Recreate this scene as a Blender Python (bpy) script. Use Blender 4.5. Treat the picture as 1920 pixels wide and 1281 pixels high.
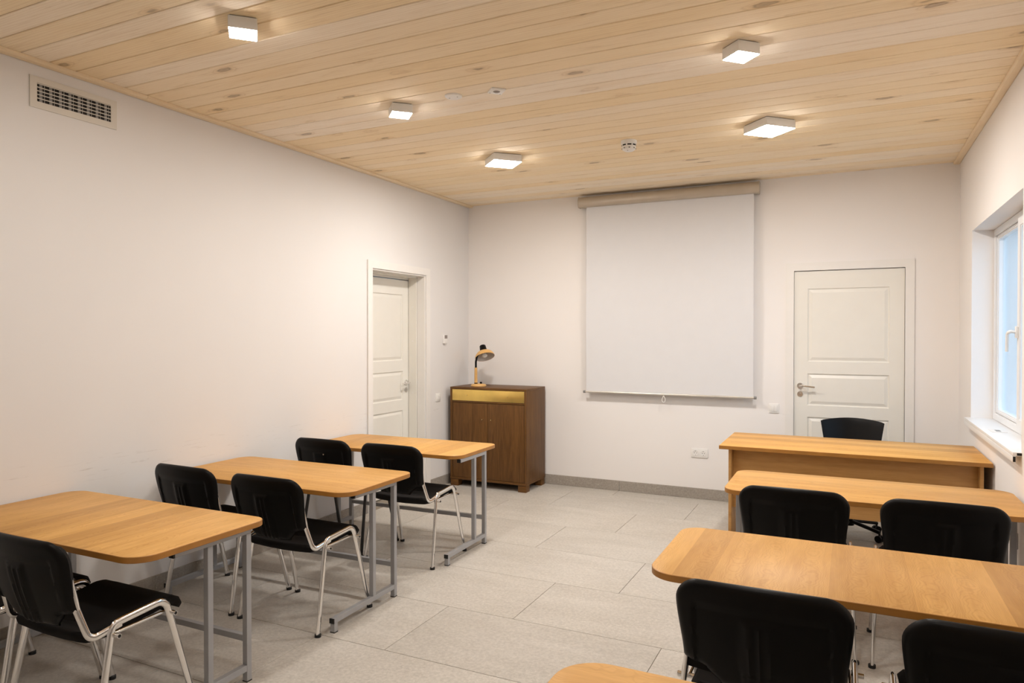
import bpy, bmesh, math, random
from mathutils import Vector, Matrix
random.seed(7)
PI = math.pi
sc = bpy.context.scene
for o in list(bpy.data.objects): bpy.data.objects.remove(o)
col = sc.collection

# ------------------------------------------------------------ camera
cam_d = bpy.data.cameras.new('camera'); cam = bpy.data.objects.new('camera', cam_d); col.objects.link(cam)
cam.location = (0, 0, 1.523)
cam.rotation_euler = (PI/2 - 0.010479, 0, 0.45077538)
cam_d.sensor_fit = 'HORIZONTAL'; cam_d.sensor_width = 36; cam_d.lens = 36*1307.887/1920
cam_d.clip_start = 0.05; cam_d.clip_end = 200
sc.camera = cam

# ------------------------------------------------------------ exposure, sky
sc.view_settings.view_transform = 'Standard'; sc.view_settings.look = 'None'
sc.view_settings.gamma = 1; sc.view_settings.use_curve_mapping = False
sc.view_settings.exposure = 0.0
LAMP_W = 216.0          # emission strength of the ceiling lamps
SKY = 2.6
w = bpy.data.worlds.new('sky'); sc.world = w; w.use_nodes = True
bg = w.node_tree.nodes['Background']; bg.inputs[0].default_value = (0.52, 0.74, 1.0, 1); bg.inputs[1].default_value = SKY

# ------------------------------------------------------------ room measures (metres)
XL, XR, YB, YF, H = -3.69, 0.785, 6.55, -2.2, 2.893

# ------------------------------------------------------------ materials
def newmat(name):
    m = bpy.data.materials.new(name); m.use_nodes = True
    nt = m.node_tree; b = nt.nodes['Principled BSDF']
    return m, nt, b
def N(nt, t, **kw):
    n = nt.nodes.new(t)
    for k, v in kw.items():
        if k in n.inputs: n.inputs[k].default_value = v
        else: setattr(n, k, v)
    return n
def ramp(nt, fac, stops):
    r = nt.nodes.new('ShaderNodeValToRGB'); e = r.color_ramp.elements
    while len(e) < len(stops): e.new(0.5)
    for i, (p, c) in enumerate(stops):
        e[i].position = p; e[i].color = (c[0], c[1], c[2], 1)
    nt.links.new(fac, r.inputs[0]); return r.outputs[0]
def mixc(nt, fac, a, b, mode='MIX'):
    m = nt.nodes.new('ShaderNodeMix'); m.data_type = 'RGBA'; m.blend_type = mode
    for s, v in ((0, fac), (6, a), (7, b)):
        if hasattr(v, 'is_linked'): nt.links.new(v, m.inputs[s])
        else: m.inputs[s].default_value = v if s == 0 else (v[0], v[1], v[2], 1)
    return m.outputs[2]
def math_(nt, op, a, b=None, c=None):
    m = nt.nodes.new('ShaderNodeMath'); m.operation = op
    for i, v in enumerate((a, b, c)):
        if v is None: continue
        if hasattr(v, 'is_linked'): nt.links.new(v, m.inputs[i])
        else: m.inputs[i].default_value = v
    return m.outputs[0]
def coords(nt, scale, world=False, rnd=False, rot=(0, 0, 0)):
    if world: src = nt.nodes.new('ShaderNodeNewGeometry').outputs['Position']
    else: src = nt.nodes.new('ShaderNodeTexCoord').outputs['Object']
    if rnd:
        oi = nt.nodes.new('ShaderNodeObjectInfo')
        v = nt.nodes.new('ShaderNodeVectorMath'); v.operation = 'SCALE'
        v.inputs[0].default_value = (37.1, 11.3, 23.7); nt.links.new(oi.outputs['Random'], v.inputs['Scale'])
        a = nt.nodes.new('ShaderNodeVectorMath'); a.operation = 'ADD'
        nt.links.new(src, a.inputs[0]); nt.links.new(v.outputs[0], a.inputs[1]); src = a.outputs[0]
    mp = nt.nodes.new('ShaderNodeMapping'); mp.inputs['Scale'].default_value = scale; mp.inputs['Rotation'].default_value = rot
    nt.links.new(src, mp.inputs[0]); return mp.outputs[0]
def noise(nt, vec, scale, detail=3, rough=.5, dist=0):
    n = nt.nodes.new('ShaderNodeTexNoise'); n.inputs['Scale'].default_value = scale
    n.inputs['Detail'].default_value = detail; n.inputs['Roughness'].default_value = rough; n.inputs['Distortion'].default_value = dist
    nt.links.new(vec, n.inputs['Vector']); return n.outputs[0]
def bump(nt, b, h, strength=.2, dist=.002):
    n = nt.nodes.new('ShaderNodeBump'); n.inputs['Strength'].default_value = strength; n.inputs['Distance'].default_value = dist
    nt.links.new(h, n.inputs['Height']); nt.links.new(n.outputs[0], b.inputs['Normal'])
def plain(name, c, rough=.5, metal=0, bumpy=None, var=.04, spec=.5):
    m, nt, b = newmat(name); b.inputs['Specular IOR Level'].default_value = spec
    v = coords(nt, (1, 1, 1))
    n = noise(nt, v, 9, 3)
    d = tuple(x*(1-var) for x in c); u = tuple(min(1, x*(1+var)) for x in c)
    nt.links.new(ramp(nt, n, [(.3, d), (.7, u)]), b.inputs['Base Color'])
    b.inputs['Roughness'].default_value = rough; b.inputs['Metallic'].default_value = metal
    if bumpy: bump(nt, b, noise(nt, v, bumpy[0], 4), bumpy[1], bumpy[2])
    return m

def wall_mat(name, c, scuff=None):
    m, nt, b = newmat(name)
    v = coords(nt, (1, 1, 1), world=True)
    n = noise(nt, v, 1.3, 3)
    base = ramp(nt, n, [(.3, tuple(x*.98 for x in c)), (.7, c)])
    if scuff:   # scraped streaks where chair backs touch the wall
        z0, amt, ax = scuff
        sv = coords(nt, (2.2, 2.2, 26), world=True)
        s = noise(nt, sv, 2.6, 5, .65)
        sm = math_(nt, 'GREATER_THAN', s, .655)
        sm2 = nt.nodes.new('ShaderNodeMapRange'); sm2.inputs[1].default_value = .60; sm2.inputs[2].default_value = .72
        nt.links.new(s, sm2.inputs[0])
        sep = nt.nodes.new('ShaderNodeSeparateXYZ'); g = nt.nodes.new('ShaderNodeNewGeometry'); nt.links.new(g.outputs['Position'], sep.inputs[0])
        dz = math_(nt, 'ABSOLUTE', math_(nt, 'SUBTRACT', sep.outputs[2], z0))
        mr = nt.nodes.new('ShaderNodeMapRange'); mr.inputs[1].default_value = .10; mr.inputs[2].default_value = .03
        nt.links.new(dz, mr.inputs[0])
        f = math_(nt, 'MULTIPLY', math_(nt, 'MULTIPLY', sm2.outputs[0], mr.outputs[0]), amt)
        base = mixc(nt, f, base, (.42, .37, .33))
    nt.links.new(base, b.inputs['Base Color']); b.inputs['Roughness'].default_value = .75
    b.inputs['Specular IOR Level'].default_value = .25
    bump(nt, b, noise(nt, coords(nt, (1, 1, 1), world=True), 160, 3), .12, .001)
    return m

def stone_mat(name, c0, c1, rough=.42):
    m, nt, b = newmat(name)
    v = coords(nt, (1, 1, 1), rnd=True)
    v2 = coords(nt, (1, 3.2, 3.2), rnd=True)
    a = noise(nt, v2, 1.6, 6, .62, .4)
    f = noise(nt, v, 60, 4, .7)
    base = ramp(nt, a, [(.28, c0), (.72, c1)])
    base = mixc(nt, .32, base, ramp(nt, f, [(.35, tuple(x*.72 for x in c0)), (.65, tuple(min(1, x*1.25) for x in c1))]))
    sp = noise(nt, v, 130, 2, .6)
    mask = noise(nt, v, 4.5, 3)
    k = math_(nt, 'MULTIPLY', math_(nt, 'GREATER_THAN', sp, .665), math_(nt, 'GREATER_THAN', mask, .5))
    base = mixc(nt, math_(nt, 'MULTIPLY', k, .55), base, (.82, .78, .70))
    oi = nt.nodes.new('ShaderNodeObjectInfo')
    base = mixc(nt, 1.0, base, ramp(nt, oi.outputs['Random'], [(0, (.93, .93, .93)), (1, (1, 1, 1))]), 'MULTIPLY')
    nt.links.new(base, b.inputs['Base Color'])
    rr = nt.nodes.new('ShaderNodeMapRange'); rr.inputs[3].default_value = rough-.07; rr.inputs[4].default_value = rough+.12
    nt.links.new(f, rr.inputs[0]); nt.links.new(rr.outputs[0], b.inputs['Roughness'])
    bump(nt, b, f, .10, .0015)
    return m

def pine_mat():
    m, nt, b = newmat('pale_pine')
    v = coords(nt, (.55, 7, 7), rnd=True)
    g = noise(nt, v, 6.5, 6, .65, .7)
    oi = nt.nodes.new('ShaderNodeObjectInfo')
    tone = ramp(nt, oi.outputs['Random'], [(0, (.94, .77, .52)), (.3, (.96, .825, .63)), (.55, (.95, .79, .545)), (.75, (.96, .84, .67)), (1, (.97, .885, .77))])
    grain = ramp(nt, g, [(.22, (.82, .76, .68)), (.45, (.97, .955, .93)), (.75, (1, 1, 1))])
    base = mixc(nt, 1, tone, grain, 'MULTIPLY')
    # fine cathedral lines
    wv = nt.nodes.new('ShaderNodeTexWave'); wv.wave_type = 'BANDS'; wv.bands_direction = 'Y'
    wv.inputs['Scale'].default_value = 5; wv.inputs['Distortion'].default_value = 9; wv.inputs['Detail'].default_value = 3; wv.inputs['Detail Scale'].default_value = .7
    nt.links.new(coords(nt, (.35, 4, 4), rnd=True), wv.inputs[0])
    base = mixc(nt, .35, base, mixc(nt, 1, base, ramp(nt, wv.outputs[1], [(0, (.80, .74, .66)), (.35, (1, 1, 1))]), 'MULTIPLY'))
    # knots
    kv = coords(nt, (2.3, 5.4, .01), rnd=True)
    dn = nt.nodes.new('ShaderNodeVectorMath'); dn.operation = 'ADD'
    nz = nt.nodes.new('ShaderNodeTexNoise'); nz.inputs['Scale'].default_value = 5; nt.links.new(kv, nz.inputs[0])
    sc_ = nt.nodes.new('ShaderNodeVectorMath'); sc_.operation = 'SCALE'; sc_.inputs['Scale'].default_value = .16
    nt.links.new(nz.outputs[1], sc_.inputs[0]); nt.links.new(kv, dn.inputs[0]); nt.links.new(sc_.outputs[0], dn.inputs[1])
    vo = nt.nodes.new('ShaderNodeTexVoronoi'); vo.inputs['Scale'].default_value = 1.0; vo.inputs['Randomness'].default_value = 1
    nt.links.new(dn.outputs[0], vo.inputs[0])
    rim = ramp(nt, vo.outputs['Distance'], [(0, (.36, .32, .30)), (.07, (.52, .46, .41)), (.095, (.32, .26, .22)), (.12, (.80, .74, .66)), (.155, (.95, .92, .88)), (.175, (.82, .77, .70)), (.20, (.97, .95, .93)), (.26, (1, 1, 1))])
    keep = ramp(nt, math_(nt, 'FRACT', math_(nt, 'MULTIPLY', vo.outputs['Color'], 7.3)), [(.10, (0, 0, 0)), (.14, (1, 1, 1))])
    base = mixc(nt, math_(nt, 'MULTIPLY', keep, .72), base, mixc(nt, 1, base, rim, 'MULTIPLY'))
    # resin warm patches
    p = noise(nt, coords(nt, (.6, 2, 2), rnd=True), 1.7, 2)
    base = mixc(nt, ramp(nt, p, [(.58, (0, 0, 0)), (.8, (.35, .35, .35))]), base, (.80, .55, .25))
    nt.links.new(base, b.inputs['Base Color']); b.inputs['Roughness'].default_value = .72; b.inputs['Specular IOR Level'].default_value = .2
    bump(nt, b, g, .08, .001)
    return m

def laminate(name, axis, strip=True, c0=(.62, .33, .088), c1=(.78, .455, .15), rough=.48):
    """beech laminate; grain runs along local axis 'x' or 'y'"""
    m, nt, b = newmat(name)
    sx = (1.0, 8, 8) if axis == 'x' else (8, 1.0, 8)
    v = coords(nt, sx, rnd=True)
    g = noise(nt, v, 3.2, 5, .6, .5)
    base = ramp(nt, g, [(.25, c0), (.75, c1)])
    fine = noise(nt, coords(nt, (3, 60, 60) if axis == 'x' else (60, 3, 60), rnd=True), 3, 4, .6)
    base = mixc(nt, .5, base, mixc(nt, 1, base, ramp(nt, fine, [(.3, (.86, .82, .78)), (.7, (1.0, 1.0, 1.0))]), 'MULTIPLY'))
    if strip:
        s = nt.nodes.new('ShaderNodeTexCoord').outputs['Object']
        sep = nt.nodes.new('ShaderNodeSeparateXYZ'); nt.links.new(s, sep.inputs[0])
        k = math_(nt, 'FLOOR', math_(nt, 'MULTIPLY', sep.outputs[1 if axis == 'x' else 0], 8.2))
        wn = nt.nodes.new('ShaderNodeTexWhiteNoise'); wn.noise_dimensions = '2D'
        cmb = nt.nodes.new('ShaderNodeCombineXYZ'); nt.links.new(k, cmb.inputs[0])
        oi = nt.nodes.new('ShaderNodeObjectInfo'); nt.links.new(oi.outputs['Random'], cmb.inputs[1]); nt.links.new(cmb.outputs[0], wn.inputs[0])
        base = mixc(nt, 1, base, ramp(nt, wn.outputs[0], [(0, (.78, .74, .70)), (.5, (.93, .91, .89)), (1, (1.0, 1, 1))]), 'MULTIPLY')
        # cathedral figure inside each strip
        across, along = (sep.outputs[1], sep.outputs[0]) if axis == 'x' else (sep.outputs[0], sep.outputs[1])
        u = math_(nt, 'SUBTRACT', math_(nt, 'FRACT', math_(nt, 'MULTIPLY', across, 8.2)), .5)
        wob = noise(nt, coords(nt, (3, 3, 3), rnd=True), 2.2, 3, .5)
        u2 = math_(nt, 'MULTIPLY', math_(nt, 'POWER', math_(nt, 'ADD', u, math_(nt, 'MULTIPLY', math_(nt, 'SUBTRACT', wn.outputs[0], .5), .5)), 2.0), 2.6)
        ph = math_(nt, 'ADD', math_(nt, 'ADD', math_(nt, 'MULTIPLY', along, math_(nt, 'SUBTRACT', math_(nt, 'MULTIPLY', wn.outputs[0], 2.4), 1.2)), u2), math_(nt, 'MULTIPLY', wob, 1.1))
        sw_ = math_(nt, 'SINE', math_(nt, 'MULTIPLY', ph, 62.0))
        base = mixc(nt, .40, base, mixc(nt, 1, base, ramp(nt, math_(nt, 'MULTIPLY_ADD', sw_, .5, .5), [(0, (.80, .72, .60)), (.4, (1, 1, 1))]), 'MULTIPLY'))
    nt.links.new(base, b.inputs['Base Color']); b.inputs['Roughness'].default_value = rough; b.inputs['Specular IOR Level'].default_value = .35
    return m

def darkwood(name, axis, c0=(.095, .040, .009), c1=(.185, .085, .022)):
    m, nt, b = newmat(name)
    v = coords(nt, (14, 14, 1.0) if axis == 'z' else (1, 14, 14), rnd=True)
    g = noise(nt, v, 2.6, 6, .65, .8)
    base = ramp(nt, g, [(.3, c0), (.7, c1)])
    f = noise(nt, coords(nt, (90, 90, 4) if axis == 'z' else (4, 90, 90), rnd=True), 2.5, 3, .6)
    base = mixc(nt, .5, base, mixc(nt, 1, base, ramp(nt, f, [(.35, (.6, .55, .5)), (.6, (1, 1, 1))]), 'MULTIPLY'))
    nt.links.new(base, b.inputs['Base Color']); b.inputs['Roughness'].default_value = .45; b.inputs['Specular IOR Level'].default_value = .3
    return m

M = {}
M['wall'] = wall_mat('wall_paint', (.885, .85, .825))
M['wall_l'] = wall_mat('wall_paint_scuffed_dimmed', (.80, .775, .755), (.80, .40, 0))  # left wall colour darkened to damp its lit hot spot; the scuffs are wear
M['floor'] = stone_mat('floor_stone', (.46, .42, .365), (.60, .56, .505), .40)
M['skirt'] = stone_mat('skirting_stone', (.31, .275, .235), (.42, .375, .325), .5)
M['grout'] = plain('grout', (.27, .23, .18), .9)
M['pine'] = pine_mat()
M['slab'] = plain('ceiling_backing', (.55, .38, .22), .8)
M['beech_x'] = laminate('beech_laminate_lengthwise', 'x', True)
M['beech_y'] = laminate('beech_laminate_crosswise', 'y', True)
M['edge'] = plain('beech_edge_band', (.42, .185, .035), .4, bumpy=None, var=.12)
M['panel_b'] = laminate('beech_panel', 'x', False, (.46, .235, .07), (.62, .35, .125), .36)
M['grey_steel'] = plain('grey_painted_steel', (.36, .36, .37), .35, 0)
M['chrome'] = plain('chrome', (.80, .79, .78), .11, 1.0, var=.01)
M['steel_in'] = plain('brushed_steel', (.62, .60, .58), .28, 1.0)
M['black_steel'] = plain('black_painted_steel', (.012, .011, .011), .35)
M['black_pl'] = plain('black_plastic', (.0035, .003, .0028), .40, bumpy=(220, .05, .0008), var=.1, spec=.15)
M['black_cap'] = plain('black_rubber', (.008, .008, .008), .6)
M['fabric'] = plain('black_fabric', (.0075, .0062, .0058), .95, bumpy=(420, .5, .0015), var=.25, spec=.25)
M['white_paint'] = plain('white_door_paint', (.83, .80, .73), .38, var=.01)
M['white_trim'] = plain('white_trim_paint', (.84, .81, .77), .45, var=.01)
M['white_pl'] = plain('white_plastic', (.85, .83, .80), .35, var=.01)
M['pvc'] = plain('white_pvc', (.86, .86, .86), .3, var=.01)
M['lamp_body'] = plain('lamp_housing_white', (.86, .85, .83), .4, var=.01)
M['screen'] = plain('screen_fabric', (.73, .725, .735), .8, var=.008)
M['alu'] = plain('champagne_metal', (.55, .49, .41), .45, .55)
M['alu2'] = plain('satin_aluminium', (.66, .63, .58), .35, .8)
M['grey_pl'] = plain('grey_plastic', (.25, .24, .23), .5)
M['dark'] = plain('dark_void', (.018, .015, .013), .9)
M['vent'] = plain('vent_enamel', (.70, .66, .59), .45, var=.02)
M['wood_z'] = darkwood('walnut_veneer_upright', 'z')
M['wood_x'] = darkwood('walnut_veneer_level', 'x')
M['brass'] = plain('brass_sheet', (.93, .66, .20), .30, .9, var=.05)
M['gold'] = plain('gold_knob', (.85, .68, .36), .22, 1)
M['cream'] = plain('lamp_ochre_enamel', (.70, .41, .14), .32)
M['cream_in'] = plain('lamp_inner_enamel', (.62, .56, .50), .5)
M['lcd'] = plain('grey_display', (.26, .22, .20), .3)
M['clad'] = plain('outside_cladding_paint', (.42, .395, .34), .6)
M['bolt'] = plain('bright_bolt', (.7, .68, .62), .25, 1)
def emit(name, c, s):
    m, nt, b = newmat(name); b.inputs['Base Color'].default_value = (.9, .9, .9, 1)
    b.inputs['Emission Color'].default_value = (*c, 1); b.inputs['Emission Strength'].default_value = s
    return m
M['led'] = emit('lit_diffuser', (1.0, .955, .91), LAMP_W)
def glass(name, c=(1, 1, 1), rough=0):
    m, nt, b = newmat(name); nt.nodes.remove(b)
    out = nt.nodes['Material Output']
    tr = nt.nodes.new('ShaderNodeBsdfTransparent'); tr.inputs[0].default_value = (*c, 1)
    gl = nt.nodes.new('ShaderNodeBsdfGlossy'); gl.inputs['Roughness'].default_value = .02
    fr = nt.nodes.new('ShaderNodeFresnel'); fr.inputs[0].default_value = 1.5
    mx = nt.nodes.new('ShaderNodeMixShader'); ge = nt.nodes.new('ShaderNodeNewGeometry'); nt.links.new(math_(nt, 'MULTIPLY', fr.outputs[0], math_(nt, 'SUBTRACT', 1.0, ge.outputs['Backfacing'])), mx.inputs[0]); nt.links.new(tr.outputs[0], mx.inputs[1]); nt.links.new(gl.outputs[0], mx.inputs[2])
    nt.links.new(mx.outputs[0], out.inputs[0]); return m
M['glass'] = glass('window_glass', (.93, .97, .98))
m, nt, b = newmat('bulb_glass'); b.inputs['Base Color'].default_value = (.85, .82, .75, 1); b.inputs['Roughness'].default_value = .25; M['bulb'] = m

# ------------------------------------------------------------ mesh helpers
def link(name, me, mats, parent=None, loc=None, smooth=False):
    o = bpy.data.objects.new(name, me); col.objects.link(o)
    if not isinstance(mats, (list, tuple)): mats = [mats]
    for mm in mats: me.materials.append(mm)
    if parent is not None: o.parent = parent
    if loc is not None: o.location = loc
    if smooth:
        for p in me.polygons: p.use_smooth = True
        try: me.set_sharp_from_angle(angle=math.radians(40))
        except Exception: pass
    return o
def from_bm(name, bm, mats, parent=None, loc=None, smooth=False):
    bmesh.ops.recalc_face_normals(bm, faces=bm.faces)
    me = bpy.data.meshes.new(name); bm.to_mesh(me); bm.free()
    return link(name, me, mats, parent, loc, smooth)
def add_box(bm, x0, x1, y0, y1, z0, z1, bev=0, seg=2):
    r = bmesh.ops.create_cube(bm, size=1)
    vs = r['verts']
    for v in vs:
        v.co = Vector(((x0+x1)/2+v.co.x*(x1-x0), (y0+y1)/2+v.co.y*(y1-y0), (z0+z1)/2+v.co.z*(z1-z0)))
    if bev:
        es = list({e for v in vs for e in v.link_edges})
        bmesh.ops.bevel(bm, geom=es, offset=bev, segments=seg, affect='EDGES', profile=.5)
def box(name, x0, x1, y0, y1, z0, z1, mat, parent=None, bev=0, seg=2, loc=None):
    bm = bmesh.new(); add_box(bm, x0, x1, y0, y1, z0, z1, bev, seg)
    return from_bm(name, bm, mat, parent, loc, smooth=bool(bev))
def add_cyl(bm, p0, p1, r0, r1=None, seg=24, cap=True):
    p0 = Vector(p0); p1 = Vector(p1); d = p1-p0; r1 = r0 if r1 is None else r1
    q = d.to_track_quat('Z', 'Y').to_matrix().to_4x4()
    mt = Matrix.Translation((p0+p1)/2) @ q
    bmesh.ops.create_cone(bm, cap_ends=cap, segments=seg, radius1=r0, radius2=r1, depth=d.length, matrix=mt)
def cyl(name, p0, p1, r0, mat, parent=None, r1=None, seg=24):
    bm = bmesh.new(); add_cyl(bm, p0, p1, r0, r1, seg); return from_bm(name, bm, mat, parent, smooth=True)
def fillet(pts, rad, n=6):
    """round the corners of a 3D polyline"""
    pts = [Vector(p) for p in pts]; out = [pts[0]]
    if not isinstance(rad, (list, tuple)): rad = [rad]*len(pts)
    for i in range(1, len(pts)-1):
        a, p, c = pts[i-1], pts[i], pts[i+1]
        u = (a-p).normalized(); v = (c-p).normalized(); ang = u.angle(v)
        t = min(rad[i]/math.tan(ang/2), (a-p).length*.49, (c-p).length*.49)
        s, e = p+u*t, p+v*t
        for k in range(n+1):
            f = k/n; out.append((1-f)**2*s+2*f*(1-f)*p+f*f*e)
    out.append(pts[-1]); return out
def sweep(bm, path, ra, rb, ref=(1, 0, 0), seg=12, cap=True):
    """ellipse swept along a path; rb along 'ref', ra across it"""
    ref = Vector(ref).normalized(); rings = []
    n = len(path)
    for i, p in enumerate(path):
        t = (path[min(i+1, n-1)]-path[max(i-1, 0)]).normalized()
        bx = (ref - t*ref.dot(t)).normalized(); nx = t.cross(bx).normalized()
        rings.append([bm.verts.new(p+nx*ra*math.cos(2*PI*k/seg)+bx*rb*math.sin(2*PI*k/seg)) for k in range(seg)])
    for a, b_ in zip(rings, rings[1:]):
        for k in range(seg): bm.faces.new((a[k], a[(k+1) % seg], b_[(k+1) % seg], b_[k]))
    if cap: bm.faces.new(rings[0][::-1]); bm.faces.new(rings[-1])
def tube(name, pts, ra, rb, mat, parent=None, ref=(1, 0, 0), rad=.03, seg=12, n=6):
    bm = bmesh.new(); sweep(bm, fillet(pts, rad, n) if rad else [Vector(p) for p in pts], ra, rb, ref, seg)
    return from_bm(name, bm, mat, parent, smooth=True)
def lathe(bm, prof, M4=Matrix(), seg=32, close=False):
    rings = []
    for r, z in prof:
        if r < 1e-5: rings.append([bm.verts.new(M4 @ Vector((0, 0, z)))])
        else: rings.append([bm.verts.new(M4 @ Vector((r*math.cos(2*PI*k/seg), r*math.sin(2*PI*k/seg), z))) for k in range(seg)])
    pr = list(zip(rings, rings[1:]))
    if close: pr.append((rings[-1], rings[0]))
    for a, b_ in pr:
        for k in range(seg):
            k2 = (k+1) % seg
            if len(a) == 1 and len(b_) == 1: continue
            if len(a) == 1: bm.faces.new((a[0], b_[k2], b_[k]))
            elif len(b_) == 1: bm.faces.new((a[k], a[k2], b_[0]))
            else: bm.faces.new((a[k], a[k2], b_[k2], b_[k]))
def turned(name, prof, mat, parent=None, M4=Matrix(), seg=32, close=False):
    bm = bmesh.new(); lathe(bm, prof, M4, seg, close); return from_bm(name, bm, mat, parent, smooth=True)
def rrect(x0, x1, y0, y1, radii, n=8):
    """rounded rectangle outline, radii for corners (x0y0, x1y0, x1y1, x0y1)"""
    out = []
    for (cx, cy, sx, sy, a0, r) in ((x0, y0, 1, 1, PI, radii[0]), (x1, y0, -1, 1, 1.5*PI, radii[1]), (x1, y1, -1, -1, 0, radii[2]), (x0, y1, 1, -1, .5*PI, radii[3])):
        ox, oy = cx+sx*r, cy+sy*r
        for k in range(n+1):
            a = a0+PI/2*k/n; out.append((ox+r*math.cos(a), oy+r*math.sin(a)))
    return out
def slab(name, outline, z0, z1, mats, parent=None, bev=.002):
    """flat board: material 0 on top and bottom, material 1 on the edge"""
    bm = bmesh.new(); n = len(outline)
    def ring(z, s):
        cx = sum(p[0] for p in outline)/n; cy = sum(p[1] for p in outline)/n
        return [bm.verts.new((p[0]-s*(1 if p[0] > cx else -1), p[1]-s*(1 if p[1] > cy else -1), z)) for p in outline]
    rs = [ring(z0, bev), ring(z0+bev, 0), ring(z1-bev, 0), ring(z1, bev)]
    for a, b_ in zip(rs, rs[1:]):
        for k in range(n):
            f = bm.faces.new((a[k], a[(k+1) % n], b_[(k+1) % n], b_[k])); f.material_index = 1
    bm.faces.new(rs[0][::-1]); bm.faces.new(rs[-1])
    return from_bm(name, bm, mats, parent, smooth=True)
def empty(name, loc, rz=0):
    o = bpy.data.objects.new(name, None); col.objects.link(o); o.location = loc; o.rotation_euler = (0, 0, rz); o.empty_display_size = .1
    return o
def thing(name, label, cat, loc=(0, 0, 0), rz=0, group=None):
    o = empty(name, loc, rz); o['label'] = label; o['category'] = cat
    if group: o['group'] = group
    return o
def struct(o, label=None):
    o['kind'] = 'structure'
    if label: o['label'] = label
    return o
def dup(root, loc, rz, label, group=None):
    r = root.copy(); col.objects.link(r); r.location = loc; r.rotation_euler = (0, 0, rz); r['label'] = label
    if group: r['group'] = group
    for ch in list(root.children):
        c = ch.copy(); col.objects.link(c); c.parent = r
        for g in list(ch.children):
            d = g.copy(); col.objects.link(d); d.parent = c
    return r

# ============================================================ THE ROOM
def wall(name, axis, at, th, u0, u1, z0, z1, hole, mat):
    """wall face at `at`, body extends by th (signed); hole=(a,b,c,d) list of openings sorted along u"""
    bm = bmesh.new()
    us = sorted({u0, u1, *[h[0] for h in hole], *[h[1] for h in hole]})
    zs = sorted({z0, z1, *[h[2] for h in hole], *[h[3] for h in hole]})
    def P(u, z, d): return (at+d, u, z) if axis == 'x' else (u, at+d, z)
    cache = {}
    def V(u, z, d):
        k = (round(u, 5), round(z, 5), round(d, 5))
        if k not in cache: cache[k] = bm.verts.new(P(u, z, d))
        return cache[k]
    solid = {}
    for i in range(len(us)-1):
        for j in range(len(zs)-1):
            cu, cz = (us[i]+us[i+1])/2, (zs[j]+zs[j+1])/2
            solid[i, j] = not any(h[0] < cu < h[1] and h[2] < cz < h[3] for h in hole)
    for (i, j), s in solid.items():
        if not s: continue
        a, b_, c, d = us[i], us[i+1], zs[j], zs[j+1]
        for dd in (0, th): bm.faces.new((V(a, c, dd), V(b_, c, dd), V(b_, d, dd), V(a, d, dd)))
        for (di, dj, e) in ((-1, 0, ((a, c), (a, d))), (1, 0, ((b_, c), (b_, d))), (0, -1, ((a, c), (b_, c))), (0, 1, ((a, d), (b_, d)))):
            if not solid.get((i+di, j+dj), False):
                (ua, za), (ub, zb) = e
                bm.faces.new((V(ua, za, 0), V(ub, zb, 0), V(ub, zb, th), V(ua, za, th)))
    return struct(from_bm(name, bm, mat))
LD = (4.87, 5.70, 0, 2.088)                      # doorway in the left wall
RD = (-.45, .42, 0, 2.084)                       # doorway in the back wall
W1 = (4.295, 5.93, .905, 2.262)                  # window in the right wall
TOP = H+.06
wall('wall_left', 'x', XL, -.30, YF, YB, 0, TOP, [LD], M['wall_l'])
wall('wall_back', 'y', YB, .14, XL-.3, XR+.3, 0, TOP, [RD], M['wall'])
wall('wall_right', 'x', XR, .30, YF, YB, 0, TOP, [W1], M['wall'])
wall('wall_front', 'y', YF, -.14, XL-.3, XR+.3, 0, TOP, [], M['wall'])

# floor: every tile a piece, thin recessed joints
fl = struct(box('floor', XL-.3, XR+.3, YF-.14, YB+.14, -.12, -.0035, M['grout']))
def ranges(start, step, lo, hi):
    k = math.floor((lo-start)/step); out = []
    while start+k*step < hi:
        a, b_ = max(lo, start+k*step), min(hi, start+(k+1)*step)
        if b_-a > .01: out.append((a, b_))
        k += 1
    return out
tile_cache = {}
row = 0
for (a, b_) in ranges(5.745, -.6, 0, 0) or []: pass
ys = ranges(5.745-.6*20, .6, YF, YB)
for (ya, yb) in ys:
    k = round((5.145-(yb-.6 if yb-ya > .55 else (ya if yb >= YB-.01 else yb-.6)))/.6)
    x_start = -1.614-.4*k
    for (xa, xb) in ranges(x_start, 1.2, XL, XR):
        g = .0016; key = (round(xb-xa, 3), round(yb-ya, 3))
        if key not in tile_cache:
            bm = bmesh.new(); add_box(bm, -(xb-xa)/2+g, (xb-xa)/2-g, -(yb-ya)/2+g, (yb-ya)/2-g, -.009, 0, .0008, 1)
            bmesh.ops.recalc_face_normals(bm, faces=bm.faces)
            me = bpy.data.meshes.new('tile'); bm.to_mesh(me); bm.free(); me.materials.append(M['floor']); tile_cache[key] = me
        o = bpy.data.objects.new('tile', tile_cache[key]); col.objects.link(o); o.parent = fl; o.location = ((xa+xb)/2, (ya+yb)/2, 0)

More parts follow.
